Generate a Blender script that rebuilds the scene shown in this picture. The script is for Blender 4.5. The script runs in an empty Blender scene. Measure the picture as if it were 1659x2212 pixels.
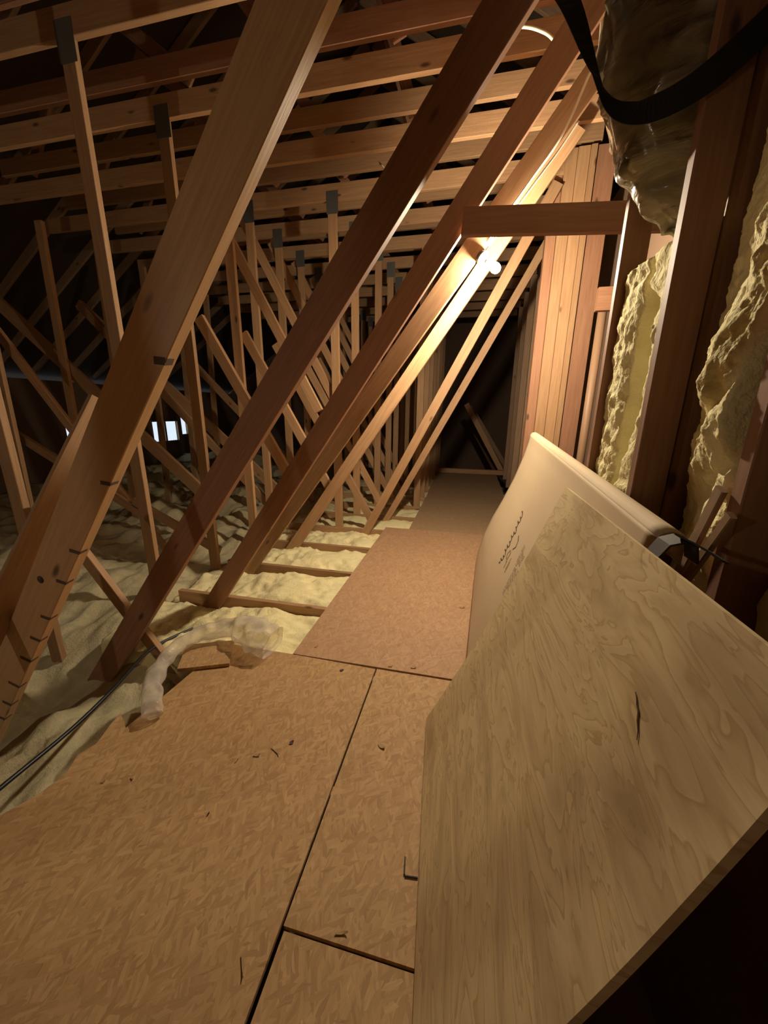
import bpy, math, random
from mathutils import Vector, Matrix, noise
random.seed(7)
C = bpy.context.scene.collection
SC = bpy.context.scene

# ------------------------------------------------------------------ camera, world, light, exposure
def build_camera():
    pi, ya, ro = math.radians(15.25), math.radians(-12.55), math.radians(0.654)
    fw = Vector((math.sin(ya)*math.cos(pi), math.cos(ya)*math.cos(pi), -math.sin(pi)))
    rt = Vector((math.cos(ya), -math.sin(ya), 0.0)); up = rt.cross(fw)
    r2 = math.cos(ro)*rt + math.sin(ro)*up; u2 = -math.sin(ro)*rt + math.cos(ro)*up
    cam = bpy.data.cameras.new('camera'); o = bpy.data.objects.new('camera', cam); C.objects.link(o)
    M = Matrix((r2, u2, -fw)).transposed().to_4x4(); M.translation = (0, 0, 1.33)
    o.matrix_world = M
    cam.sensor_fit = 'HORIZONTAL'; cam.sensor_width = 36.0; cam.lens = 800.0/1659.0*36.0
    cam.clip_start = 0.02
    SC.camera = o
build_camera()
w = bpy.data.worlds.new('daylight'); SC.world = w; w.use_nodes = True
w.node_tree.nodes['Background'].inputs[0].default_value = (0.75, 0.87, 1.0, 1)
w.node_tree.nodes['Background'].inputs[1].default_value = 1.0
BULB_POWER = 3700.0; BULB_COLOR = (1.0, 0.84, 0.61)
BULB2 = (-3.13, -0.95, 1.9); BULB2_POWER = 30.0
SC.view_settings.view_transform = 'Standard'; SC.view_settings.look = 'None'
SC.view_settings.gamma = 1.0; SC.view_settings.use_curve_mapping = False
SC.view_settings.exposure = 0.0

# ------------------------------------------------------------------ materials
class NT:
    def __init__(s, name):
        s.m = bpy.data.materials.new(name); s.m.use_nodes = True
        s.t = s.m.node_tree; s.b = s.t.nodes['Principled BSDF']; s.out = s.t.nodes['Material Output']
    def n(s, typ, **kw):
        nd = s.t.nodes.new(typ)
        for k, v in kw.items():
            if k.startswith('i_'):
                key = k[2:]; key = int(key) if key.isdigit() else key.replace('_', ' ')
                nd.inputs[key].default_value = v
            else: setattr(nd, k, v)
        return nd
    def l(s, a, b): s.t.links.new(a, b)
    def math(s, op, a, b=None):
        nd = s.n('ShaderNodeMath', operation=op)
        for i, v in enumerate((a, b)):
            if v is None: continue
            if isinstance(v, (int, float)): nd.inputs[i].default_value = v
            else: s.l(v, nd.inputs[i])
        return nd.outputs[0]
    def mix(s, f, a, b, typ='MIX'):
        nd = s.n('ShaderNodeMix', data_type='RGBA', blend_type=typ)
        for i, v in ((0, f), (6, a), (7, b)):
            if isinstance(v, (int, float)): nd.inputs[i].default_value = v
            elif isinstance(v, tuple): nd.inputs[i].default_value = v if len(v) == 4 else v + (1,)
            else: s.l(v, nd.inputs[i])
        return nd.outputs[2]
    def ramp(s, fac, stops):
        r = s.n('ShaderNodeValToRGB'); e = r.color_ramp.elements
        while len(e) < len(stops): e.new(0.5)
        for q, (p, c) in zip(e, stops):
            q.position = p; q.color = (c, c, c, 1) if isinstance(c, (int, float)) else c + (1,)
        s.l(fac, r.inputs[0]); return r.outputs[0]
    def coords(s, scale=(1, 1, 1), rot=(0, 0, 0), rnd=True, src=None):
        tc = s.n('ShaderNodeTexCoord'); v = src or tc.outputs['Object']
        if rnd:
            oi = s.n('ShaderNodeObjectInfo'); cb = s.n('ShaderNodeCombineXYZ')
            for i, k in enumerate((37.0, 91.0, 53.0)): s.l(s.math('MULTIPLY', oi.outputs['Random'], k), cb.inputs[i])
            ad = s.n('ShaderNodeVectorMath', operation='ADD'); s.l(v, ad.inputs[0]); s.l(cb.outputs[0], ad.inputs[1]); v = ad.outputs[0]
        mp = s.n('ShaderNodeMapping'); mp.inputs['Scale'].default_value = scale; mp.inputs['Rotation'].default_value = rot
        s.l(v, mp.inputs[0]); return mp.outputs[0]
    def noise(s, vec, scale, detail=3.0, rough=0.55, dist=0.0):
        nd = s.n('ShaderNodeTexNoise'); nd.inputs['Scale'].default_value = scale; nd.inputs['Detail'].default_value = detail
        nd.inputs['Roughness'].default_value = rough; nd.inputs['Distortion'].default_value = dist
        s.l(vec, nd.inputs['Vector']); return nd.outputs['Fac']
    def bump(s, h, strength, dist=0.01):
        b = s.n('ShaderNodeBump'); b.inputs['Strength'].default_value = strength; b.inputs['Distance'].default_value = dist
        s.l(h, b.inputs['Height']); s.l(b.outputs[0], s.b.inputs['Normal'])
    def base(s, c):
        if isinstance(c, tuple): s.b.inputs['Base Color'].default_value = c + (1,)
        else: s.l(c, s.b.inputs['Base Color'])
    def set(s, **kw):
        for k, v in kw.items(): s.b.inputs[k.replace('_', ' ')].default_value = v

def wood(name, light, dark, rough=0.65, var=0.35):
    t = NT(name)
    g = t.noise(t.coords((1.2, 22, 22)), 3.0, 4, 0.6, 0.6)
    fine = t.noise(t.coords((4, 160, 160)), 1.0, 2)
    col = t.mix(t.ramp(g, [(0.3, 0.0), (0.72, 1.0)]), light, dark)
    col = t.mix(t.math('MULTIPLY', fine, 0.35), col, tuple(0.55*x for x in dark))
    kn = t.n('ShaderNodeTexVoronoi'); kn.inputs['Scale'].default_value = 1.0
    t.l(t.coords((2.6, 7.0, 7.0)), kn.inputs['Vector'])
    col = t.mix(t.ramp(kn.outputs['Distance'], [(0.045, 1.0), (0.11, 0.0)]), col, tuple(0.28*x for x in dark))
    oi = t.n('ShaderNodeObjectInfo')
    hs = t.n('ShaderNodeHueSaturation'); t.l(col, hs.inputs['Color'])
    t.l(t.math('ADD', t.math('MULTIPLY', oi.outputs['Random'], var), 1.0 - var*0.6), hs.inputs['Value'])
    t.base(hs.outputs[0]); t.set(Roughness=rough); t.bump(g, 0.12, 0.004)
    return t.m
PINE = wood('pine_lumber', (0.52, 0.315, 0.165), (0.38, 0.205, 0.095))
PINE_RED_SHADED = wood('reddish_shaded_lumber', (0.40, 0.205, 0.115), (0.29, 0.135, 0.07))  # pine with shade put into its colour as maroon; also some reddish boards
OLD = wood('grey_brown_lumber', (0.42, 0.27, 0.16), (0.30, 0.18, 0.10))
GLOSSY_LIT_PINE = wood('smooth_lit_pine_lumber', (0.78, 0.52, 0.29), (0.62, 0.38, 0.20), rough=0.42)  # paler than the other pine: second lamp's light put into the colour

def osb(name, tint, dark):
    t = NT(name)
    base_v = t.coords()
    wn = t.n('ShaderNodeTexNoise'); wn.inputs['Scale'].default_value = 9.0; wn.inputs['Detail'].default_value = 3.0; t.l(base_v, wn.inputs['Vector'])
    sub = t.n('ShaderNodeVectorMath', operation='SUBTRACT'); t.l(wn.outputs['Color'], sub.inputs[0]); sub.inputs[1].default_value = (0.5, 0.5, 0.5)
    sc = t.n('ShaderNodeVectorMath', operation='SCALE'); t.l(sub.outputs[0], sc.inputs[0]); sc.inputs['Scale'].default_value = 0.022
    ad = t.n('ShaderNodeVectorMath', operation='ADD'); t.l(base_v, ad.inputs[0]); t.l(sc.outputs[0], ad.inputs[1])
    layers = []
    for rot, sx, sy in ((0.25, 95, 21), (-0.40, 105, 24), (1.0, 90, 25)):
        mp = t.n('ShaderNodeMapping'); mp.inputs['Rotation'].default_value = (0, 0, rot); t.l(ad.outputs[0], mp.inputs[0])
        m2 = t.n('ShaderNodeMapping'); m2.inputs['Scale'].default_value = (sx, sy, 1); t.l(mp.outputs[0], m2.inputs[0])
        vo = t.n('ShaderNodeTexVoronoi', feature='F1'); vo.inputs['Scale'].default_value = 1.0; t.l(m2.outputs[0], vo.inputs['Vector'])
        se = t.n('ShaderNodeSeparateColor'); t.l(vo.outputs['Color'], se.inputs[0])
        m3 = t.n('ShaderNodeMapping'); m3.inputs['Scale'].default_value = (sx*3.0, sy*0.8, 1); t.l(mp.outputs[0], m3.inputs[0])
        layers.append((se.outputs[0], se.outputs[1], t.noise(m3.outputs[0], 1.0, 2)))
    f = layers[0][0]; g = layers[0][2]
    for k in (1, 2):
        sel = t.math('GREATER_THAN', layers[k][1], 0.58 if k == 1 else 0.74)
        f = t.mix(sel, f, layers[k][0]); g = t.mix(sel, g, layers[k][2])
    v = t.math('ADD', t.math('MULTIPLY', f, 0.62), t.math('MULTIPLY', g, 0.5))
    big = t.noise(t.coords((1, 1, 1)), 2.2, 3)
    col = t.mix(t.ramp(v, [(0.16, 0.0), (0.86, 1.0)]), dark, tint)
    col = t.mix(t.ramp(v, [(0.86, 0.0), (1.0, 0.7)]), col, tuple(min(1, 1.3*x) for x in tint))
    col = t.mix(t.ramp(v, [(0.10, 0.8), (0.22, 0.0)]), col, tuple(0.4*x for x in dark))
    col = t.mix(t.math('MULTIPLY', big, 0.3), col, tuple(0.75*x for x in dark))
    t.base(col); t.set(Roughness=0.7); t.bump(v, 0.3, 0.003)
    return t.m
OSB = osb('strand_board', (0.56, 0.355, 0.165), (0.37, 0.21, 0.09))
OSB2 = osb('dusty_strand_board', (0.53, 0.325, 0.18), (0.39, 0.22, 0.115))
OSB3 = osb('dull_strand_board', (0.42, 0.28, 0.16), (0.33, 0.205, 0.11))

def plywood():
    t = NT('plywood_face')
    v = t.coords((1, 1, 1), rnd=False)
    wob = t.noise(t.coords((1.6, 6, 1), rnd=False), 1.6, 3, 0.55, 1.5)
    sepv = t.n('ShaderNodeSeparateXYZ'); t.l(v, sepv.inputs[0])
    g = t.math('ADD', t.math('MULTIPLY', sepv.outputs[1], 9.0), t.math('MULTIPLY', wob, 7.0))
    s = t.math('FRACT', g)
    ring = t.ramp(s, [(0.0, 0.0), (0.75, 0.35), (0.93, 1.0), (1.0, 0.0)])
    blot = t.noise(t.coords((0.8, 3.5, 1), rnd=False), 2.6, 4, 0.6, 0.8)
    fine = t.noise(t.coords((8, 200, 1), rnd=False), 1.0, 2)
    fleck = t.noise(t.coords((5, 26, 1), rnd=False), 1.0, 3, 0.7)
    col = t.mix(t.math('MULTIPLY', ring, 0.8), (0.93, 0.75, 0.44), (0.62, 0.43, 0.20))
    col = t.mix(t.ramp(blot, [(0.48, 0.0), (0.70, 0.8)]), col, (0.55, 0.40, 0.22))
    col = t.mix(t.ramp(fleck, [(0.66, 0.0), (0.78, 0.55)]), col, (0.22, 0.14, 0.07))
    col = t.mix(t.math('MULTIPLY', fine, 0.25), col, (0.42, 0.28, 0.13))
    t.base(col); t.set(Roughness=0.62); t.bump(ring, 0.06, 0.003)
    return t.m
PLY = plywood()

def plain(name, col, rough=0.6, metal=0.0, nscale=0, amt=0.3, bump=0.0, dark=0.6, spec=None):
    t = NT(name)
    if nscale:
        f = t.noise(t.coords(), nscale, 4)
        t.base(t.mix(t.math('MULTIPLY', f, amt), col, tuple(dark*x for x in col)))
        if bump: t.bump(f, bump, 0.01)
    else: t.base(col)
    t.set(Roughness=rough, Metallic=metal)
    if spec is not None: t.b.inputs['Specular IOR Level'].default_value = spec
    return t.m
CARD = plain('brown_cardboard', (0.64, 0.495, 0.32), 0.75, nscale=6, amt=0.2)
INK = plain('dark_print', (0.10, 0.07, 0.05), 0.7)
STEEL = plain('galvanised_plate', (0.16, 0.16, 0.15), 0.55, 0.5, nscale=40)
BLACK = plain('black_webbing', (0.012, 0.012, 0.012), 0.55)
CABLE = plain('black_cable', (0.015, 0.015, 0.018), 0.4)
WHITE_WIRE = plain('white_cable', (0.72, 0.66, 0.52), 0.4)
DARKMETAL = plain('dark_bracket', (0.045, 0.035, 0.028), 0.6, 0.0)
PORCELAIN = plain('lampholder_white', (0.75, 0.72, 0.66), 0.35)
GREYBOX = plain('grey_box_steel', (0.12, 0.12, 0.11), 0.5, 0.6)
PIPE = plain('brown_pipe', (0.36, 0.22, 0.13), 0.5)
KRAFT = plain('brown_kraft_board', (0.34, 0.19, 0.09), 0.8, nscale=5, amt=0.8, dark=0.5)
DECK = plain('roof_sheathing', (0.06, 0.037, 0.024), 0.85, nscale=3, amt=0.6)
DRYWALL = plain('plasterboard_back', (0.30, 0.24, 0.19), 0.9, nscale=4)
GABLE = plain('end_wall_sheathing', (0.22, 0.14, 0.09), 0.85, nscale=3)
CRACK = plain('dark_split', (0.10, 0.055, 0.03), 0.8)
CHIP = plain('wood_chip', (0.42, 0.26, 0.12), 0.7, nscale=30)
DARKCHIP = plain('dark_chip', (0.07, 0.05, 0.045), 0.7)
PRINTGREY = plain('faint_print', (0.36, 0.26, 0.16), 0.75)

def insulation(name, a, b):
    t = NT(name)
    f = t.noise(t.coords(rnd=False), 9.0, 5, 0.6, 0.5); f2 = t.noise(t.coords(rnd=False), 70.0, 3, 0.6)
    col = t.mix(t.ramp(f, [(0.3, 0.0), (0.7, 1.0)]), a, b)
    t.base(col); t.set(Roughness=0.95); t.b.inputs['Specular IOR Level'].default_value = 0.1
    h = t.math('ADD', f, t.math('MULTIPLY', f2, 0.35)); t.bump(h, 0.5, 0.03)
    return t.m
FLUFF = insulation('yellow_fibreglass', (0.90, 0.82, 0.50), (0.80, 0.70, 0.38))
FLUFF_DIRTY = insulation('dusty_fibreglass', (0.66, 0.58, 0.36), (0.46, 0.40, 0.25))

def duct_skin():
    t = NT('dark_plastic_duct_skin')
    f = t.noise(t.coords((2, 2, 8), (0.5, 0.6, 0.2), rnd=False), 2.0, 4, 0.55, 1.0)
    t.base(t.mix(t.ramp(f, [(0.35, 0.0), (0.7, 1.0)]), (0.09, 0.072, 0.045), (0.30, 0.255, 0.15)))
    t.set(Roughness=0.24); t.b.inputs['Coat Weight'].default_value = 0.5; t.b.inputs['Coat Roughness'].default_value = 0.12
    t.bump(f, 0.45, 0.03); return t.m
DUCT = duct_skin()

def clear_plastic():
    t = NT('clear_plastic_film'); t.set(Roughness=0.12); t.base((0.80, 0.74, 0.66))
    f = t.noise(t.coords((1, 1, 1), rnd=False), 26.0, 3, 0.6, 1.0); t.bump(f, 0.6, 0.01)
    tr = t.n('ShaderNodeBsdfTransparent'); tr.inputs[0].default_value = (0.93, 0.90, 0.86, 1)
    mx = t.n('ShaderNodeMixShader')
    lw = t.n('ShaderNodeLayerWeight'); lw.inputs[0].default_value = 0.4
    t.l(t.math('ADD', t.math('MULTIPLY', lw.outputs['Facing'], 0.5), 0.20), mx.inputs[0])
    t.l(tr.outputs[0], mx.inputs[1]); t.l(t.b.outputs[0], mx.inputs[2]); t.l(mx.outputs[0], t.out.inputs[0])
    return t.m
FILM = clear_plastic()

def bulb_glow(power):
    t = NT('lit_bulb_glass'); t.base((1, 1, 1))
    t.b.inputs['Emission Color'].default_value = BULB_COLOR + (1,); t.b.inputs['Emission Strength'].default_value = power
    return t.m

# ------------------------------------------------------------------ helpers
def tag(o, label=None, cat=None, group=None, kind=None):
    for k, v in (('label', label), ('category', cat), ('group', group), ('kind', kind)):
        if v: o[k] = v
    return o
def link(name, me, mat, parent=None, M=None):
    o = bpy.data.objects.new(name, me); C.objects.link(o)
    if mat and not me.materials: me.materials.append(mat)
    M = M or Matrix.Identity(4)
    if parent is not None:
        o.parent = parent; o.matrix_basis = Matrix.Translation(-parent.location) @ M
    else: o.matrix_world = M
    return o
def empty(name, loc):
    o = bpy.data.objects.new(name, None); o.empty_display_size = 0.1; C.objects.link(o); o.location = loc
    return o
def mesh(name, verts, faces, smooth=False):
    me = bpy.data.meshes.new(name); me.from_pydata([tuple(v) for v in verts], [], faces); me.update()
    if smooth:
        for p in me.polygons: p.use_smooth = True
    return me
_bars = {}
def bar_mesh(L, wd, th, ch=0.0025):
    key = (round(L, 3), round(wd, 4), round(th, 4))
    if key in _bars: return _bars[key]
    ch = min(ch, wd*0.2, th*0.2); a, b = th/2, wd/2
    ring = [(-a+ch, -b), (a-ch, -b), (a, -b+ch), (a, b-ch), (a-ch, b), (-a+ch, b), (-a, b-ch), (-a, -b+ch)]
    v = [(x, y, z) for x in (-L/2, L/2) for y, z in ring]
    f = [(i, i+8, (i+1) % 8+8, (i+1) % 8) for i in range(8)] + [tuple(range(8)), tuple(range(15, 7, -1))]
    _bars[key] = mesh('lumber', v, f); return _bars[key]
def bar(name, p0, p1, wd, th, mat, parent=None, side=(0, 1, 0)):
    """board from p0 to p1; `th` is its thickness along `side`, `wd` its width across"""
    p0, p1 = Vector(p0), Vector(p1); x = (p1-p0); L = x.length; x.normalize()
    s = Vector(side); y = (s - s.dot(x)*x).normalized(); z = x.cross(y)
    M = Matrix((x, y, z)).transposed().to_4x4(); M.translation = (p0+p1)/2
    me = bar_mesh(L, wd, th)
    if me.users and me.materials and me.materials[0] != mat: me = me.copy(); me.materials.clear()
    return link(name, me, mat, parent, M)
def box(name, lo, hi, mat, parent=None):
    lo, hi = Vector(lo), Vector(hi); d = hi-lo; c = (lo+hi)/2
    ax = max(range(3), key=lambda i: d[i])
    p0 = c.copy(); p1 = c.copy(); p0[ax] -= d[ax]/2; p1[ax] += d[ax]/2
    side = [0, 0, 0]; oth = [i for i in range(3) if i != ax]; s = min(oth, key=lambda i: d[i]); side[s] = 1
    wd = d[[i for i in oth if i != s][0]]
    return bar(name, p0, p1, wd, d[s], mat, parent, side)
def grid_mesh(name, fn, nu, nv, smooth=True, thick=None):
    v = [fn(i/nu, j/nv) for i in range(nu+1) for j in range(nv+1)]
    idx = lambda i, j: i*(nv+1)+j
    f = [(idx(i, j), idx(i+1, j), idx(i+1, j+1), idx(i, j+1)) for i in range(nu) for j in range(nv)]
    return mesh(name, v, f, smooth)
def closed_grid(name, top, nu, nv, bottom, smooth=True):
    """slab: `top(u,v)` surface and `bottom(u,v)` surface joined round the rim"""
    n = (nu+1)*(nv+1); idx = lambda i, j: i*(nv+1)+j
    v = [top(i/nu, j/nv) for i in range(nu+1) for j in range(nv+1)] + [bottom(i/nu, j/nv) for i in range(nu+1) for j in range(nv+1)]
    f = []
    for i in range(nu):
        for j in range(nv):
            q = (idx(i, j), idx(i+1, j), idx(i+1, j+1), idx(i, j+1)); f.append(q); f.append(tuple(n+k for k in reversed(q)))
    rim = [idx(i, 0) for i in range(nu)] + [idx(nu, j) for j in range(nv)] + [idx(i, nv) for i in range(nu, 0, -1)] + [idx(0, j) for j in range(nv, 0, -1)]
    for k in range(len(rim)):
        a, b = rim[k], rim[(k+1) % len(rim)]; f.append((b, a, n+a, n+b))
    return mesh(name, v, f, smooth)
def prism(name, pts, z0, z1):
    n = len(pts); v = [(x, y, z0) for x, y in pts] + [(x, y, z1) for x, y in pts]
    f = [tuple(range(n-1, -1, -1)), tuple(range(n, 2*n))] + [(i, (i+1) % n, (i+1) % n+n, i+n) for i in range(n)]
    return mesh(name, v, f)
def catmull(pts, per=8):
    P = [Vector(p) for p in pts]; out = []
    for i in range(len(P)-1):
        a, b, c, d = P[max(i-1, 0)], P[i], P[i+1], P[min(i+2, len(P)-1)]
        for k in range(per):
            t = k/per
            out.append(0.5*((2*b)+(c-a)*t+(2*a-5*b+4*c-d)*t*t+(3*b-a-3*c+d)*t**3))
    out.append(P[-1]); return out
def tube_mesh(name, path, rad, seg=10, flat=1.0, wob=0.0, wf=8.0, cap=True):
    P = [Vector(p) for p in path]; n = len(P); v = []; prev = None
    for i, p in enumerate(P):
        t = (P[min(i+1, n-1)]-P[max(i-1, 0)]).normalized()
        if prev is None: prev = t.cross(Vector((0.13, 0.31, 0.94))).normalized()
        u = (prev-prev.dot(t)*t).normalized(); w_ = t.cross(u); prev = u
        r = rad(i/(n-1)) if callable(rad) else rad
        for k in range(seg):
            a = 2*math.pi*k/seg; d = math.cos(a)*u+math.sin(a)*w_
            q = p+d*r
            if wob: q = p+d*r*(1+wob*noise.noise(q*wf))
            if flat != 1.0: q.z = p.z+(q.z-p.z)*flat
            v.append(q)
    f = [(i*seg+k, i*seg+(k+1) % seg, (i+1)*seg+(k+1) % seg, (i+1)*seg+k) for i in range(n-1) for k in range(seg)]
    if cap: f += [tuple(range(seg-1, -1, -1)), tuple(range((n-1)*seg, n*seg))]
    return mesh(name, v, f, True)
def ribbon_mesh(name, path, wdir, width, th=0.0015):
    """flat strap with thickness following path; wdir = its width direction (vector or list)"""
    P = [Vector(p) for p in path]; n = len(P); v = []
    for i, p in enumerate(P):
        t = (P[min(i+1, n-1)]-P[max(i-1, 0)]).normalized()
        wd = Vector(wdir[i] if isinstance(wdir, list) else wdir); wd = (wd-wd.dot(t)*t).normalized()
        nn = t.cross(wd); wv = width(i/(n-1)) if callable(width) else width
        for a, b in ((-1, -1), (1, -1), (1, 1), (-1, 1)): v.append(p+wd*(a*wv/2)+nn*(b*th/2))
    f = [(i*4+k, i*4+(k+1) % 4, i*4+4+(k+1) % 4, i*4+4+k) for i in range(n-1) for k in range(4)] + [(3, 2, 1, 0), tuple(n*4-4+k for k in range(4))]
    return mesh(name, v, f)
def fbm(p, o=4):
    return noise.fractal(Vector(p), 1.0, 2.0, o)
def smooth(a, b, x):
    t = max(0, min(1, (x-a)/(b-a))); return t*t*(3-2*t)

# ------------------------------------------------------------------ the shell of the attic
def struct(name, me, mat): return tag(link(name, me, mat), kind='structure')
def slab(name, lo, hi, mat): return tag(box(name, lo, hi, mat), kind='structure')
XL, XR, YB, YF, ZF = -8.6, 5.2, -3.6, 12.2, -0.52
slab('floor', (XL, YB, ZF-0.05), (XR, YF, ZF), DRYWALL)
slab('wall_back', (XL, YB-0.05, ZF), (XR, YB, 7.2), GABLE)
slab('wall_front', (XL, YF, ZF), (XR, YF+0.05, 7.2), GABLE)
RIDGE = (-1.7, 6.4)
def roof_slab(name, x0, z0, x1, z1):
    v = []
    for y in (YB, YF):
        for (x, z) in ((x0, z0), (x1, z1), (x1, z1+0.06), (x0, z0+0.06)): v.append((x, y, z))
    return struct(name, mesh(name, v, [(0, 1, 2, 3), (7, 6, 5, 4), (0, 4, 5, 1), (1, 5, 6, 2), (2, 6, 7, 3), (3, 7, 4, 0)]), DECK)
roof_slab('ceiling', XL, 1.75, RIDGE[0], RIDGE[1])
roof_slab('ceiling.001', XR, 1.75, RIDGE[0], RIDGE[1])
slab('wall_east', (XR, YB, ZF), (XR+0.05, YF, 1.8), GABLE)
# the eave wall with its two vent openings, built round the holes
def holed_wall(name, x, holes):
    ys = sorted({YB, YF, *[h[0] for h in holes], *[h[1] for h in holes]}); zs = sorted({ZF, 1.85, *[h[2] for h in holes], *[h[3] for h in holes]})
    v = []; f = []
    for a, b in zip(ys, ys[1:]):
        for c, d in zip(zs, zs[1:]):
            if any(h[0] <= a and b <= h[1] and h[2] <= c and d <= h[3] for h in holes): continue
            k = len(v)
            for xx in (x-0.05, x): v += [(xx, a, c), (xx, b, c), (xx, b, d), (xx, a, d)]
            f += [(k, k+1, k+2, k+3), (k+7, k+6, k+5, k+4), (k, k+4, k+5, k+1), (k+1, k+5, k+6, k+2), (k+2, k+6, k+7, k+3), (k+3, k+7, k+4, k)]
    return struct(name, mesh(name, v, f), GABLE)
VENTS = [(6.30, 6.55, 0.66, 0.98), (8.55, 9.45, 0.45, 0.98), (9.60, 9.85, 0.60, 1.45)]
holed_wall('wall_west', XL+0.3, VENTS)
for i, (a, b, c, d) in enumerate(VENTS):
    e = tag(empty(f'window_{i+1}', (XL+0.3, (a+b)/2, c)), kind='structure')
    X = XL+0.3
    for lo, hi in (((X-0.05, a-0.03, c-0.03), (X+0.03, b+0.03, c)), ((X-0.05, a-0.03, d), (X+0.03, b+0.03, d+0.03)),
                   ((X-0.05, a-0.03, c), (X+0.03, a, d)), ((X-0.05, b, c), (X+0.03, b+0.03, d))):
        box('vent_frame', lo, hi, OLD, e)
    nm = 2 if i == 1 else 1
    for k in range(1, nm):
        y = a+(b-a)*k/nm; box('mullion', (X-0.04, y-0.03, c), (X+0.02, y+0.03, d), OLD, e)

# ------------------------------------------------------------------ trusses
Y0, DY = 0.96, 0.61
TH = 0.038
SLOPE = {0: (-2.295, -0.45, 0.408, 3.2, 0.90, 0.140), 1: (-2.258, -0.45, 0.534, 3.2, 1.53, 0.138), 2: (-1.907, -0.25, 0.623, 3.3, 2.14, 0.122),
         3: (-1.975, -0.20, 0.675, 3.3, 2.75, 0.130), 4: (-1.776, -0.15, 0.581, 3.2, 3.30, 0.108), 5: (-1.132, -0.10, 0.586, 3.2, 3.95, 0.092),
         6: (-1.011, -0.10, 0.748, 3.2, 4.55, 0.080)}
POST_X = {1: -2.50, 2: -2.26, 3: -2.20, 4: -2.16}
LABELS = {
 -2: 'pine roof truss behind the viewer with an added slanting web to shade the plywood', -1: 'pine roof truss alongside the viewer, just short of the pen-marked one',
 0: 'pine roof truss whose big 2x6 sloping chord has black pen lines along its edge', 1: 'pine roof truss whose sloping chord rises from the jagged edge of the strand board',
 2: 'pine roof truss with sloping chord meeting the short header at its upper end', 3: 'pine roof truss carrying the lit bulb on its sloping chord',
 4: 'pine roof truss whose wavy-edged sloping chord runs close under the lamp chord', 5: 'pine roof truss with slim lit sloping chord over the dusty strand board',
 6: 'pine roof truss with slender sloping chord farthest along the walkway', 7: 'pine roof truss without sloping chord, first one beyond the slender chord',
}
trusses = []
def front(x, y, z): return (x, y+TH/2, z)
def truss(k):
    Y = Y0+DY*k; t = empty('roof_truss', (-0.8, Y, -0.45))
    lab = LABELS.get(k, f'pine roof truss deep in the dark attic, {["first","second","third","fourth","fifth","sixth","seventh"][max(0,k-8)]} beyond the last bright one')
    tag(t, lab, 'roof truss', 'pine roof trusses')
    def member(name, x0, z0, x1, z1, wd, y=Y, mat=PINE): return bar(name, front(x0, y, z0), front(x1, y, z1), wd, TH, mat, t)
    # slopes of the attic space
    if k in SLOPE:
        a = SLOPE[k]; m = {0: GLOSSY_LIT_PINE, 1: PINE_RED_SHADED, 2: PINE_RED_SHADED}.get(k, PINE)
        o = member('sloping_chord', a[0], a[1], a[2], a[3], a[5], a[4], m)
    elif k < 0: member('sloping_chord', -2.08, -0.25, 0.55, 3.25, 0.14)
    # collar and cap chords with a gap between
    member('collar_chord', -4.9, 3.35, 0.80, 3.35, 0.14, Y, PINE)
    member('cap_chord', -4.6, 3.555, 0.9, 3.555, 0.135, Y, PINE_RED_SHADED if k < 4 else PINE)
    # posts
    zb = -0.50 if k < 2 else -0.22
    for px in ([POST_X.get(k, -2.25)] if k < 5 else [{5: -1.40, 6: -1.364, 7: -1.23}.get(k, -1.2), -2.3]):
        member('post', px-0.045, zb, px-0.045, 3.30, 0.089, Y+0.001)
        p = box('nail_plate', (px-0.10, Y-0.002, 3.17), (px+0.02, Y+0.0005, 3.36), STEEL, t)
    if k >= 7: member('post', -0.68, -0.12, -0.68, 3.3, 0.089, Y+0.001)
    if 3 <= k <= 8: member('post', -4.40, -0.3, -4.28, 3.1, 0.089, Y+0.001)
    # webs falling toward the walkway
    if 4 <= k <= 9: member('web', -2.46, 3.25, -1.42, 1.32, 0.085, Y+0.04)
    if 3 <= k <= 9: member('web', -2.16, 2.03, -1.34 if k <= 4 else -1.05, 0.585 if k <= 4 else 0.07, 0.085, Y+0.04)
    if k == 4 or k == 6: member('web', -5.45, 2.72, -2.62, 0.26, 0.14, Y+0.045)
    if k == 5 or k == 7: member('web', -4.75, 2.55, -2.3, 0.10, 0.10, Y+0.045)
    if k == 3:
        member('web', -4.75, 1.22, -3.0, 0.29, 0.085, Y+0.09); member('web', -4.70, 2.37, -3.25, 0.40, 0.085, Y+0.135)
        member('web', -3.15, 0.45, -2.25, 0.02, 0.085, Y+0.09); member('web', -3.1, 0.22, -2.6, -0.44, 0.07, Y+0.135)
    if k == -2: member('web', -2.30, 0.42, -0.90, 1.99, 0.12, Y)  # added out of view, only to throw a shadow band on the plywood
    if k == 1: member('web', -2.42, 0.80, -1.62, -0.35, 0.075, Y+0.04)
    # cap webs above
    for (x0, z0, x1, z1) in ((-2.95, 4.20, -2.02, 3.50), (-0.92, 4.46, -0.57, 3.50), (-1.78, 4.08, -1.30, 3.50), (-3.9, 4.1, -4.3, 3.50)):
        member('cap_web', x0, z0, x1, z1, 0.085, Y+0.04, PINE_RED_SHADED)
    member('top_chord', -8.2, 1.98, -1.75, 6.25, 0.12, Y, OLD); member('top_chord', 4.8, 1.98, -1.65, 6.25, 0.12, Y, OLD)
    # joist under the walkway
    member('bottom_chord', -2.10 if k >= 2 else -1.35, -0.088, 0.66, -0.088, 0.14, Y, PINE)
    trusses.append(t); return t
for k in range(-2, 14): truss(k)
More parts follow.
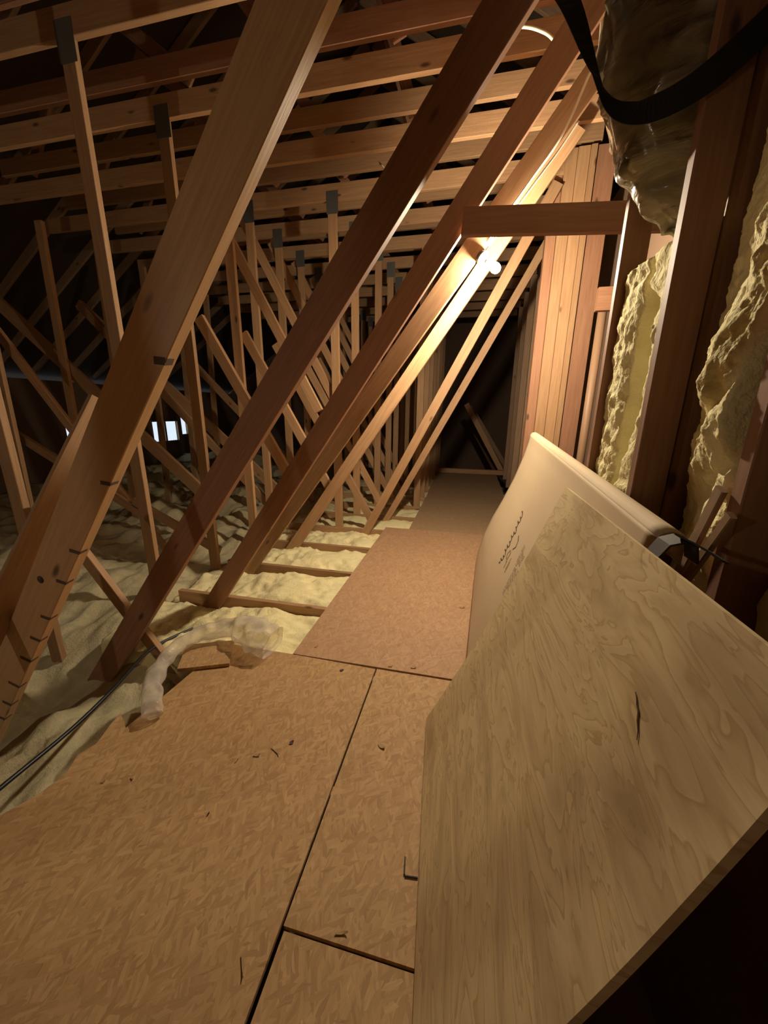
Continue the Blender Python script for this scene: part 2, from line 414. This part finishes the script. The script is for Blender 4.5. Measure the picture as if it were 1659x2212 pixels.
# pen lines and the knot on the nearest chord belong to truss 0
t0 = trusses[2]
def on_chord(s, off):   # point on chord 0: s along (0 bottom .. 1 top), off across (+ = lower right edge)
    a = SLOPE[0]; d = Vector((a[2]-a[0], 0, a[3]-a[1])); n = Vector((d.z, 0, -d.x)).normalized()
    p = Vector((-2.147, a[4], -0.25))+Vector((2.555, 0, 3.45))*s+n*off; return p
for s, l in ((0.505, 0.030), (0.405, 0.03), (0.335, 0.035), (0.30, 0.035), (0.255, 0.035), (0.225, 0.04), (0.195, 0.045), (0.155, 0.05), (0.125, 0.04), (0.10, 0.04)):
    p = on_chord(s, 0.070); q = on_chord(s-0.004, 0.070-l)
    bar('pen_mark', (p.x, p.y-0.0008, p.z), (q.x, q.y-0.0008, q.z), 0.012 if s < 0.5 else 0.02, 0.0012, INK, t0)
    e = Vector((0.804, 0, -0.595))*0.0012
    bar('pen_mark', (p.x+e.x, p.y+0.001, p.z+e.z), (p.x+e.x, p.y+0.037, p.z+e.z+0.004), 0.012 if s < 0.5 else 0.02, 0.0012, INK, t0, side=e)
kn = on_chord(0.285, -0.02)
me = tube_mesh('knot', [(kn.x, kn.y-0.0012, kn.z), (kn.x, kn.y+0.001, kn.z)], 0.014, 14); link('knot', me, DARKCHIP, t0)

# ------------------------------------------------------------------ loose timbers
def timber(name, label, p0, p1, wd, th, mat, side=(0, 1, 0), cat='timber', group=None):
    return tag(bar(name, p0, p1, wd, th, mat, None, side), label, cat, group)
timber('brace', 'bright pine brace slanting down toward the viewer beside the chord with pen lines', (-1.56, 1.36, 1.36), (-1.70, 0.78, 0.40), 0.089, 0.038, PINE, (0.75, 0.10, 0.62))
timber('header_beam', 'short dark header spanning from a sloping chord to the wall studs above the bulb', (-0.10, 2.105, 2.205), (0.80, 2.105, 2.155), 0.115, 0.036, PINE_RED_SHADED)
timber('floor_sill', 'timber sill lying across the far end of the walkway', (-0.72, 8.46, 0.05), (0.85, 8.46, 0.05), 0.10, 0.09, PINE)
timber('fallen_brace', 'slanting brace leaning at the far end of the dark walkway', (-0.10, 8.62, 1.50), (0.80, 8.62, 0.0), 0.11, 0.04, PINE)
timber('fallen_brace', 'thinner slanting brace behind the leaning one at the walkway end', (0.0, 9.2, 1.45), (1.0, 9.2, -0.05), 0.09, 0.04, OLD)

# ------------------------------------------------------------------ the insulated wall on one side
SX = 0.53
def stud(label, y, x0=SX, d=0.089, z0=-0.02, z1=2.9, th=TH, mat=PINE):
    return tag(box('wall_stud', (x0, y, z0), (x0+d, y+th, z1), mat), label, 'stud', 'studs of the insulated wall')
stud('broad dark stud with pale edge crossing in front of the hanging duct', 1.28, 0.508, 0.092, 0, 2.95, mat=PINE_RED_SHADED)
stud('dark stud with bright edge standing under the end of the header', 1.76, 0.515, 0.089, 0, 2.12, mat=PINE_RED_SHADED)
stud('dark stud beside the bulging fibreglass batt, lowest in view', 0.85, 0.535, 0.097, 0, 2.9, mat=PINE_RED_SHADED)
# built-up post of several boards
for i, (x0, x1, y, m, lab) in enumerate([
    (0.545, 0.628, 4.03, PINE_RED_SHADED, 'outermost board of the built-up post beside the dark walkway'),
    (0.630, 0.722, 4.00, PINE, 'second board of the built-up post, knotted near its foot'),
    (0.724, 0.815, 3.99, PINE, 'palest board in the middle of the built-up post'),
    (0.817, 0.866, 3.98, PINE, 'narrow pale board next to the bright seam of the built-up post'),
    (0.874, 1.02, 4.00, PINE_RED_SHADED, 'wide reddish board of the built-up post nearest the pipe')]):
    tag(box('post_board', (x0, y, 0.0), (x1, y+0.09, 3.45), m), lab, 'board', 'boards of the built-up post')
tag(link('vent_pipe', tube_mesh('vent_pipe', [(1.055, 3.88, 0), (1.055, 3.88, 2.27)], 0.036, 14), PIPE), 'brown pipe standing between the built-up post and the stud under the header', 'pipe')
tag(box('blocking', (0.93, 3.60, 2.13), (1.12, 3.66, 2.30), PINE_RED_SHADED), 'short block of wood nailed above the pipe', 'block')
# studs farther along the walkway
for y, x, lab in ((5.3, 0.68, 'grey stud on the far side of the walkway, first past the built-up post'), (6.2, 0.70, 'lit stud on the far side of the walkway, second past the built-up post'),
                  (7.0, 0.72, 'dim stud on the far side of the walkway near the sill'), (7.9, 0.74, 'dimmest stud beside the sill at the walkway end')):
    stud(lab, y, x, 0.089, 0, 3.2, mat=OLD)
# wall boards behind
slab('wall_right', (0.70, -1.6, ZF), (0.715, 1.95, 1.82), KRAFT)
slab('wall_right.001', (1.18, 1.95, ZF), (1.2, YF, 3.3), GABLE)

def batt_wall(name, label, y0, y1, z0, z1, x_front, bulge, seed, nu=70, nv=26, group='fibreglass batts in the wall', edge=None, hz=lambda z: 1.0, prof=lambda v: math.sin(math.pi*v)**0.45):
    def top(u, v):
        z = z0+(z1-z0)*u; y = y0+(y1-y0)*v
        e = prof(v)
        lump = 0.55*fbm((y*4.2+seed, z*3.4, seed), 3)
        fold = (1-abs(noise.noise(Vector((y*3.2+z*1.3+seed, z*3.6-y*1.0, seed)))))**4
        seg = abs(math.sin(z*5.2+1.6*noise.noise(Vector((y*1.5, z*0.7, seed)))+seed))**0.6
        x = x_front-bulge*e*hz(z)*(0.80+0.20*seg+0.45*lump-0.22*fold)-0.011*fbm((y*21, z*19, seed), 4)-0.003*fbm((y*80, z*75, seed), 2)
        yy = y+0.02*noise.noise(Vector((z*6, seed, v*3)))*math.sin(math.pi*v)
        if edge: yy += edge(z)*v
        ends = min(1.0, 9*u, 40*(1-u)); x = 0.69+(x-0.69)*ends**0.5
        return (min(x, 0.692), yy, z)
    def bot(u, v): p = top(u, v); return (0.696, p[1], p[2])
    return tag(link(name, closed_grid(name, top, nu, nv, bot), FLUFF), label, 'insulation', group)
batt_wall('insulation_batt', 'large bulging yellow fibreglass batt between the broad stud and the lowest stud', 0.895, 1.262, 0.62, 2.03, 0.655, 0.150, 3.1, 280, 100, hz=lambda z: 0.68+0.32*smooth(1.05, 1.25, z), prof=lambda v: min(1.0, 1.35*(1-v)**0.8)*smooth(0, 0.12, v))
batt_wall('insulation_batt', 'strip of yellow batt filling the bay behind the bright-edged stud', 1.55, 1.755, 0.5, 1.86, 0.55, 0.02, 8.4, 160, 30)
batt_wall('insulation_batt', 'torn yellow batt against the broad stud, brown board showing beside it', 1.325, 1.42, 0.5, 1.85, 0.55, 0.02, 12.7, 160, 26, edge=lambda z: 0.09*smooth(1.35, 1.05, z)+0.09*smooth(1.66, 1.74, z))
batt_wall('insulation_batt', 'yellow batt beyond the lowest stud at the picture edge', 0.42, 0.845, 0.55, 1.84, 0.62, 0.05, 21.0)
tag(box('wall_stud', (0.612, 1.30, 0), (0.698, 1.338, 2.9), PINE_RED_SHADED), 'reddish stud set back behind the broad dark stud, beside the bulging batt', 'stud', 'studs of the insulated wall')
timber('lath', 'thin lath leaning across the foot of the bulging batt', (0.50, 0.965, 0.84), (0.515, 0.835, 1.14), 0.022, 0.012, PINE, (1, 0, 0), 'lath')
timber('lath', 'wider lath leaning behind the thin one at the foot of the bulging batt', (0.525, 1.06, 0.70), (0.525, 0.90, 1.18), 0.03, 0.012, OLD, (1, 0, 0), 'lath')

# ------------------------------------------------------------------ floor boards of the walkway
def panel(name, label, pts, mat, zt=0.0, th=0.015):
    return tag(link(name, prism(name, pts, zt-th, zt), mat), label, 'floor board', 'strand boards of the walkway')
panel('strand_board', 'large strand board under the plastic sleeve with a jagged outer edge',
      [(-0.402, -1.6), (-0.402, 1.64), (-0.90, 1.652), (-1.262, 1.652), (-1.285, 1.53), (-1.33, 1.40), (-1.345, 1.20), (-1.357, 1.022), (-1.452, 1.085), (-1.44, 1.03), (-1.405, 0.93), (-1.428, 0.87), (-1.392, 0.80), (-1.41, 0.71), (-1.455, 0.63), (-1.47, 0.2), (-1.5, -1.6)], OSB)
panel('strand_board', 'narrow strand board between the long black seam and the leaning plywood', [(-0.394, 0.592), (0.26, 0.592), (0.26, 1.642), (-0.394, 1.642)], OSB)
panel('strand_board', 'strand board nearest the viewer, below the wide black cross seam', [(-0.388, -1.6), (0.26, -1.6), (0.26, 0.583), (-0.388, 0.583)], OSB)
panel('strand_board', 'dusty reddish strand board in the middle of the walkway', [(-0.885, 1.652), (0.36, 1.652), (0.36, 4.088), (-0.885, 4.088)], OSB2, 0.004, 0.018)
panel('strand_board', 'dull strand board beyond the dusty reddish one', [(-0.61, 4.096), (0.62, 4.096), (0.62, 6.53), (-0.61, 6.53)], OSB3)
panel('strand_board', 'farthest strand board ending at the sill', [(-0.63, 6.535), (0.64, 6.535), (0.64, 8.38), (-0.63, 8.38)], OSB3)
# off-cut under the sleeve
panel('board_offcut', 'small strand board offcut lying tilted under the plastic sleeve', [(-1.40, 1.372), (-1.165, 1.475), (-1.262, 1.665), (-1.50, 1.56)], OSB, 0.022, 0.018)

# ------------------------------------------------------------------ insulation between and beside the joists
def floor_batt(k, label):
    ya, yb = Y0+DY*k+0.040, Y0+DY*(k+1)-0.002
    xa, xb = -2.2, 0.60
    nu = 150 if 1 <= k <= 4 else 60; nv = 34 if 1 <= k <= 4 else 12
    def top(u, v):
        x = xa+(xb-xa)*u; y = ya+(yb-ya)*v
        e = min(1.0, 7*v, 7*(1-v))**0.5
        z = -0.085+0.045*e+0.055*e*fbm((x*4.2, y*4.2+k*3, 1.7), 4)+0.02*e*fbm((x*17, y*17, 5+k), 3)
        z -= 0.05*smooth(-1.35, -1.9, x)
        if -0.95 < x: z = min(z, -0.025)
        if k <= 0: z -= 0.14
        return (x, y, min(z, -0.02 if x > -1.6 else 0.05))
    return tag(link('floor_batt', closed_grid('floor_batt', top, nu, nv, lambda u, v: (xa+(xb-xa)*u, ya+(yb-ya)*v, -0.30)), FLUFF), label, 'insulation', 'batts between the joists')
for k, lab in {1: 'yellow batt in the bay just beyond the plastic sleeve', 2: 'lumpy bright yellow batt in the second bay past the plastic sleeve', 3: 'flatter yellow batt in the third bay past the plastic sleeve',
               4: 'pale batt in the bay at the foot of the slim lit chord', 5: 'small patch of batt showing at the corner of the dusty board', 6: 'dim batt beside the dull strand board, near bay', 7: 'dim batt beside the dull strand board, far bay',
               8: 'dark batt beside the farthest strand board, first bay', 9: 'dark batt beside the farthest strand board, second bay', 10: 'dark batt beside the farthest strand board, third bay', 11: 'dark batt past the sill'}.items():
    floor_batt(k, lab)
def blanket():
    xa, xb, ya, yb = XL+0.32, -1.36, -2.6, 11.9
    def top(u, v):
        x = xa+(xb-xa)*u**0.7; y = ya+(yb-ya)*v**1.4
        near = smooth(2.3, 1.2, y)
        base = -0.14-0.20*near
        z = base+0.14*fbm((x*1.5, y*1.5, 9.1), 4)+0.05*fbm((x*7, y*7, 2.2), 3)
        z += 0.25*smooth(4.0, 7.0, y)*max(0, fbm((x*0.9, y*0.9, 4.4), 2)+0.35)
        z -= 0.30*smooth(-1.9 if y > 2 else -1.75, -1.45, x)*(1 if y > 1.6 else 0.35)
        return (x, y, z)
    return tag(link('loose_insulation', closed_grid('loose_insulation', top, 190, 230, lambda u, v: (xa+(xb-xa)*u**0.7, ya+(yb-ya)*v**1.4, -0.515)), FLUFF_DIRTY),
               'dusty rumpled fibreglass spread over the attic floor beside the walkway', 'insulation', kind='stuff')
blanket()

# ------------------------------------------------------------------ leaning sheets
def leaning_plywood():
    def pt(u, v, off):      # u along the wall, v up the sheet
        yn = 0.346; y = yn+(1.365-yn)*u
        xb = -0.018-0.082*u**0.9; x = xb+(0.338-xb)*v; z = 0.008+1.076*v
        sag = 0.022*math.sin(math.pi*v)*(1-0.3*u)+0.012*math.sin(math.pi*u)*math.sin(math.pi*v)
        x += sag*0.9; z -= sag*0.35
        return Vector((x, y, z))+Vector((0.92, 0, -0.36))*off
    org = Vector((0.1, 0.8, 0.5))
    me = closed_grid('plywood_sheet', lambda u, v: pt(v, u, 0.0)-org, 40, 30, lambda u, v: pt(v, u, 0.0135)-org)
    # grain runs along the wall: rotate the local frame so local X follows it
    R = Matrix(((0, 1, 0), (0.30, 0, 0.95), (0.95, 0, -0.30))).to_4x4()
    me.transform(R)
    o = link('plywood_sheet', me, PLY, None, Matrix.Translation(org) @ R.inverted())
    for p in me.polygons: p.use_smooth = False
    tag(o, 'big sheet of plywood leaning against the insulated wall', 'plywood')
    n = Vector((-0.92, 0, 0.36)); rc = random.Random(3)
    def mark(name, uv, wd, mat):
        me = ribbon_mesh(name, [pt(u, v, -0.0012) for u, v in uv], n.cross(Vector((0.3, 0, 0.95))), wd, 0.0006)
        c = bpy.data.objects.new(name, me); C.objects.link(c); me.materials.append(mat); c.parent = o; c.matrix_parent_inverse = o.matrix_world.inverted()
    mark('crack', [(0.222, 0.835), (0.214, 0.832), (0.205, 0.826), (0.196, 0.823), (0.187, 0.813), (0.176, 0.806), (0.168, 0.797)], lambda f: 0.001+0.003*math.sin(math.pi*f), CRACK)
    return o
leaning_plywood()
def carton():
    e = tag(empty('flat_carton', (0.10, 2.0, 0.0)), 'tall flattened brown cardboard carton leaning behind the plywood sheet', 'carton')
    prof = [(0.135, 0.0085), (0.150, 0.14), (0.190, 0.31), (0.245, 0.46), (0.315, 0.62), (0.385, 0.80), (0.440, 0.98), (0.468, 1.10), (0.478, 1.165)]
    prof2 = [(0.02, 0.0085), (0.085, 0.14), (0.15, 0.30), (0.215, 0.46), (0.275, 0.61), (0.335, 0.77), (0.385, 0.92), (0.415, 1.02), (0.425, 1.065)]
    def pos(u, v, off=0.0):
        u2 = v*(len(prof)-1); i = min(int(u2), len(prof)-2); f = u2-i
        def at(P): return Vector((P[i][0]*(1-f)+P[i+1][0]*f, 0, P[i][1]*(1-f)+P[i+1][1]*f))
        a, b = at(prof), at(prof2); t = u
        d = (at(prof)*1.0); p = b*(1-t)+a*t
        y = 0.90+(3.20-0.90)*t
        q = Vector((p.x+off*0.93, y, p.z-off*0.25)); return q
    me = closed_grid('carton_body', lambda u, v: pos(v, u), 32, 40, lambda u, v: pos(v, u, 0.010))
    link('carton_body', me, CARD, e)
    top = [(0, 0), (0.012, 0.012), (0.03, 0.016), (0.05, 0.010), (0.058, -0.004), (0.058, -0.06)]
    def fl(u, v):
        p = pos(v, 1.0); k = u*(len(top)-1); i = min(int(k), len(top)-2); f = k-i
        return (p.x+0.0008+top[i][0]*(1-f)+top[i+1][0]*f, p.y, p.z+0.001+top[i][1]*(1-f)+top[i+1][1]*f)
    link('carton_flap', closed_grid('carton_flap', fl, 15, 40, lambda u, v: tuple(Vector(fl(u, v))+Vector((0.0, 0, -0.004)))), CARD, e)
    return e, pos
CARTON, cpos = carton()

def stroke(tv, width=0.0045):
    """a line of print lying on the carton face, given in (along, up) fractions of the face"""
    P = [cpos(t, v, -0.0012) for t, v in tv]
    return P
def print_mesh(name, lines, mat, width):
    V = []; F = []
    for tv in lines:
        P = [cpos(t, v, -0.0015) for t, v in tv]
        for a, b in zip(P, P[1:]):
            d = (b-a); 
            if d.length < 1e-5: continue
            n = Vector((0.92, 0, -0.38)); s = d.normalized().cross(n)*width/2; e = d.normalized()*width*0.3; k = len(V)
            V += [a-s-e, b-s+e, b+s+e, a+s-e]; V += [x+n*0.0006 for x in V[k:k+4]]
            F += [(k, k+1, k+2, k+3), (k+7, k+6, k+5, k+4), (k, k+4, k+5, k+1), (k+1, k+5, k+6, k+2), (k+2, k+6, k+7, k+3), (k+3, k+7, k+4, k)]
    link(name, mesh(name, V, F), mat, CARTON)
# hand-script wordmark running up the carton, a small emblem and two lines of fine print
rs = random.Random(5); script = [[(0.556, 0.372), (0.550, 0.380), (0.545, 0.377)]]; cur = []
N = 64
for i in range(N):
    f = i/(N-1); v = 0.385+0.215*f; t = 0.545+0.060*f
    cur.append((t+(0.011+0.010*noise.noise(Vector((i*0.31, 2, 0))))*math.sin(i*1.05)+0.006*math.sin(i*0.41+1), v+0.005*math.cos(i*1.05)))
print_mesh('printed_dot', script, INK, 0.009); print_mesh('printed_wordmark', [cur], INK, 0.009)
print_mesh('printed_flourish', [[(0.520, 0.532), (0.500, 0.521), (0.492, 0.500), (0.505, 0.480)]], INK, 0.008)
emb = [[(0.515+0.012*math.cos(a), 0.445+0.018*math.sin(a)) for a in [k*0.6 for k in range(12)]], [(0.50, 0.42), (0.505, 0.46)], [(0.49, 0.40), (0.495, 0.425)], [(0.47, 0.41), (0.475, 0.455)], [(0.462, 0.40), (0.468, 0.44)]]
print_mesh('printed_emblem', emb, PRINTGREY, 0.012)
fine = []
for t0_, v0, v1, hgt in ((0.385, 0.365, 0.47, 0.016), (0.362, 0.40, 0.475, 0.014), (0.395, 0.475, 0.545, 0.016), (0.372, 0.49, 0.53, 0.014)):
    v = v0
    while v < v1:
        tt = t0_+0.17*(v-0.36); fine.append([(tt-hgt/2, v), (tt+hgt/2, v+rs.uniform(-0.002, 0.004))])
        if rs.random() < 0.6: fine.append([(tt-hgt/2, v), (tt-hgt/2, v+0.004)])
        if rs.random() < 0.5: fine.append([(tt+hgt/2, v), (tt+hgt/2, v+0.004)])
        v += 0.0068
print_mesh('printed_small_text', fine, PRINTGREY, 0.004)
# bracket at the near end of the carton
br = tag(empty('metal_bracket', (0.46, 0.84, 1.06)), 'dark bent metal bracket at the near end of the carton top', 'bracket')
link('clamp', ribbon_mesh('clamp', [(0.395, 0.865, 0.99), (0.405, 0.865, 1.03), (0.425, 0.865, 1.066), (0.45, 0.865, 1.075), (0.475, 0.865, 1.068), (0.482, 0.865, 1.03)], (0, 1, 0.05), 0.05, 0.005), DARKMETAL, br)
link('tongue', ribbon_mesh('tongue', [(0.455, 0.865, 1.078), (0.470, 0.83, 1.073), (0.480, 0.80, 1.068), (0.487, 0.775, 1.062)], (1, 0.2, -0.5), lambda f: 0.045*(1-0.5*f), 0.004), DARKMETAL, br)

# ------------------------------------------------------------------ bulb and its lampholder on the chord
lamp = tag(empty('light_bulb_fixture', (0.004, 2.762, 2.276)), 'bare glowing bulb in a lampholder fixed to a sloping truss chord', 'lamp')
ax = Vector((0.72, -0.30, -0.62)).normalized(); b0 = Vector((0.004, 2.762, 2.276))
def lathe(name, prof, mat, origin, axis, seg=24):
    u = axis.cross(Vector((0, 0, 1))).normalized(); w_ = axis.cross(u); v = []; f = []
    for (r, h) in prof:
        for k in range(seg):
            a = 2*math.pi*k/seg; v.append(origin+axis*h+(u*math.cos(a)+w_*math.sin(a))*r)
    for i in range(len(prof)-1):
        for k in range(seg): f.append((i*seg+k, i*seg+(k+1) % seg, (i+1)*seg+(k+1) % seg, (i+1)*seg+k))
    f += [tuple(range(seg-1, -1, -1)), tuple(range((len(prof)-1)*seg, len(prof)*seg))]
    return link(name, mesh(name, v, f, True), mat, lamp)
lathe('box', [(0.036, -0.020), (0.038, -0.018), (0.038, -0.002), (0.036, 0.0)], GREYBOX, b0, ax)
lathe('lampholder', [(0.040, 0.0), (0.041, 0.005), (0.034, 0.011), (0.024, 0.016), (0.021, 0.030), (0.020, 0.034)], PORCELAIN, b0, ax)
lathe('bulb_cap', [(0.013, 0.032), (0.0135, 0.060)], STEEL, b0, ax)
lathe('glass_bulb', [(r, h) for r, h in [(0.0125, 0.060), (0.014, 0.070), (0.019, 0.082), (0.0255, 0.096), (0.0295, 0.110), (0.030, 0.120), (0.027, 0.134), (0.020, 0.144), (0.010, 0.150), (0.001, 0.1515)]], bulb_glow(BULB_POWER), b0, ax)
# second lamp deeper in the attic, out of the frame
L2 = bpy.data.lights.new('far_bulb', 'POINT'); L2.energy = BULB2_POWER; L2.color = BULB_COLOR; L2.shadow_soft_size = 0.035
l2 = bpy.data.objects.new('far_bulb', L2); C.objects.link(l2); l2.location = BULB2

# ------------------------------------------------------------------ cables
def cable(name, label, pts, r, mat, cat='cable', group=None):
    return tag(link(name, tube_mesh(name, catmull(pts, 8), r, 8), mat), label, cat, group)
cable('white_cable', 'white cable curling behind the black strap at the top', [(0.05, 2.60, 3.26), (0.129, 2.60, 3.256), (0.211, 2.6, 3.229), (0.283, 2.60, 3.181), (0.36, 2.62, 3.08)], 0.008, WHITE_WIRE, group='white cables')
cable('white_cable', 'long white cable looping down past the strap to the lamp chord', [(0.498, 2.60, 3.30), (0.505, 2.60, 3.20), (0.507, 2.60, 3.10), (0.472, 2.60, 3.0), (0.379, 2.62, 2.78), (0.25, 2.68, 2.625), (0.12, 2.72, 2.47), (0.02, 2.735, 2.34)], 0.007, WHITE_WIRE, group='white cables')
cable('white_cable', 'second white cable stapled along the lamp chord beside the looping one', [(0.47, 2.70, 2.88), (0.39, 2.715, 2.77), (0.29, 2.72, 2.645), (0.15, 2.73, 2.47), (0.04, 2.74, 2.33)], 0.006, WHITE_WIRE, group='white cables')
cable('white_cable', 'thin pale cable running across the high chords', [(-0.95, 3.98, 3.50), (-0.82, 3.98, 3.36), (-0.86, 3.98, 3.30), (-0.98, 3.98, 3.29)], 0.006, WHITE_WIRE, group='white cables')
cable('black_cable', 'black cable lying over the insulation along the jagged board edge', [(-1.62, 0.50, -0.06), (-1.60, 0.70, -0.03), (-1.635, 1.0, -0.05), (-1.68, 1.25, -0.05), (-1.78, 1.58, -0.07), (-1.72, 1.85, -0.09), (-1.66, 1.98, -0.10)], 0.009, CABLE)

# ------------------------------------------------------------------ plastic sleeve on the boards
def sleeve():
    P = catmull([(-1.262, 1.072, 0.030), (-1.29, 1.105, 0.042), (-1.385, 1.20, 0.05), (-1.465, 1.335, 0.055), (-1.475, 1.475, 0.075), (-1.42, 1.60, 0.085), (-1.299, 1.685, 0.085), (-1.16, 1.675, 0.09), (-1.05, 1.635, 0.085), (-0.985, 1.625, 0.075)], 16)
    def rad(f):
        r = 0.043+0.012*smooth(0.5, 0.62, f)+0.042*smooth(0.62, 0.82, f)-0.012*smooth(0.9, 1.0, f)
        return r*(0.5+0.5*smooth(0, 0.05, f))*(1+0.05*math.sin(f*70))
    me = tube_mesh('plastic_sleeve', P, rad, 40, 0.85, 0.28, 18.0, cap=False)
    for v in me.vertices: v.co.z = max(v.co.z, 0.004)
    return tag(link('plastic_sleeve', me, FILM), 'curved empty clear plastic sleeve lying across the strand board edge', 'plastic bag')
sleeve()

# ------------------------------------------------------------------ flexible duct and its strap
def duct():
    P = catmull([(0.65, 1.52, 3.5), (0.64, 1.52, 3.0), (0.625, 1.52, 2.50), (0.645, 1.52, 2.28), (0.78, 1.52, 2.17), (1.15, 1.52, 2.15), (1.7, 1.52, 2.2)], 24)
    r = lambda f: 0.325+0.012*math.sin(f*9)
    me = tube_mesh('flexible_duct', P, r, 160, 1.0, 0, 1, cap=True)
    for v in me.vertices:
        q = v.co; d = Vector((q.x-0.66, (q.y-1.52), 0)); n = Vector(v.normal)
        w1 = noise.noise(Vector((q.x*4+q.z*7, q.y*5, q.z*5-q.x*7)))
        w2 = noise.noise(Vector((q.x*10+q.z*22, q.y*9+4, q.z*12-q.x*20))); w3 = noise.noise(q*42)
        rg = (1-abs(noise.noise(Vector((q.x*5+q.z*13, q.y*5+1, q.z*8-q.x*11)))))**5; q += n*(0.018*w1+0.010*w2+0.004*w3+0.026*rg*(0.5+w1))
        q.y = 1.52+(q.y-1.52)*0.63
    return tag(link('flexible_duct', me, DUCT), 'big flexible duct in wrinkled dark plastic hung beside the wall studs', 'duct')
duct()
st = [(0.02, 1.60, 2.83), (0.10, 1.50, 2.60), (0.19, 1.42, 2.41), (0.275, 1.37, 2.20), (0.335, 1.315, 2.095), (0.40, 1.29, 2.075), (0.49, 1.275, 2.105), (0.60, 1.268, 2.19), (0.75, 1.262, 2.33), (0.95, 1.26, 2.50)]
wd = [(1, -0.15, 0.5), (1, -0.1, 0.45), (0.9, 0.4, 0.4), (0.4, 0.8, 0.35), (0.2, 0.5, 0.9), (-0.1, 0.2, 1), (-0.35, 0.12, 1), (-0.6, 0.1, 0.8), (-0.6, 0.1, 0.8), (-0.6, 0.1, 0.8)]
tag(link('hanging_strap', ribbon_mesh('hanging_strap', catmull(st, 8), [Vector(a).lerp(Vector(b), k/8) for a, b in zip(wd, wd[1:]) for k in range(8)]+[Vector(wd[-1])], 0.066, 0.002), BLACK), 'black webbing strap slung under the flexible duct', 'strap')

# ------------------------------------------------------------------ chips and splinters on the boards
def chip(label, x, y, L, wd, ang, mat=CHIP, z=0.0, curl=0.006, name='wood_chip'):
    L *= 0.75; wd *= 0.55
    d = Vector((math.cos(ang), math.sin(ang), 0)); pts = []
    for i in range(7):
        f = i/6-0.5; pts.append((x+d.x*f*L+d.y*0.12*L*(f*f), y+d.y*f*L-d.x*0.12*L*(f*f), z+0.003+curl*(4*f*f if i > 3 else 0.3*f*f)))
    me = ribbon_mesh(name, pts, (d.y, -d.x, 0), lambda f: wd*(0.35+1.3*math.sin(math.pi*min(0.97, max(0.03, f)))), 0.0015)
    return tag(link(name, me, mat), label, 'wood chip', 'chips on the strand boards')
for a in [('curled chip second from the jagged side in the row of scraps', -0.736, 1.03, 0.035, 0.012, 0.3), ('long curved splinter in the row of scraps', -0.672, 1.064, 0.075, 0.006, -0.45),
          ('crumpled pale chip between the black seam and the plywood', -0.262, 1.185, 0.045, 0.022, -0.5), ('small chip on the seam edge of the dusty board', -0.327, 1.672, 0.03, 0.012, 0.2, CHIP, 0.004),
          ('pointed pale chip on the dusty board edge, nearest the plywood', -0.205, 1.69, 0.04, 0.014, 0.1, CHIP, 0.004), ('slim chip on the dusty board close to the carton foot', 0.035, 2.40, 0.05, 0.03, 0.1, CHIP, 0.004),
          ('dark sliver lying by the wide cross seam', -0.238, 0.612, 0.045, 0.008, 0.3), ('brown splinter on the large board nearest the viewer', -0.455, 0.50, 0.06, 0.007, -0.9),
          ('tiny upright splinter at the jagged side of the row of scraps', -0.80, 0.99, 0.022, 0.006, 1.2), ('short dark splinter pair, one nearer the jagged edge', -1.226, 0.803, 0.02, 0.007, 0.6), ('short dark splinter pair, one farther from the jagged edge', -1.133, 0.838, 0.025, 0.006, -0.3),
          ('lone dark speck of wood in the middle of the large board', -0.776, 0.792, 0.012, 0.006, 1.2, DARKCHIP), ('pale chip on the dusty board near the sleeve', -0.78, 1.74, 0.03, 0.012, 0.7, CHIP, 0.004)]:
    chip(*a)
chip('dark pebble-like chip beyond the row of scraps', -0.629, 1.116, 0.026, 0.018, 1.1, DARKCHIP, name='dark_chip', curl=0.004)
chip('dark chip by the seam below the dusty board', -0.573, 1.585, 0.028, 0.018, 0.4, DARKCHIP, name='dark_chip', curl=0.004)
for nm, pts in (('long dark strip for the L-shaped notch in the narrow board beside the plywood', [(-0.103, 0.82), (-0.098, 0.775)]), ('short dark strip for the L-shaped notch in the narrow board beside the plywood', [(-0.096, 0.772), (-0.058, 0.776)])):
    a, b = pts; tag(bar('splinter', (a[0], a[1], 0.003), (b[0], b[1], 0.003), 0.006, 0.004, DARKCHIP), nm, 'wood chip', 'chips on the strand boards')  # dark strips added on top to look like an L-shaped cut in the board
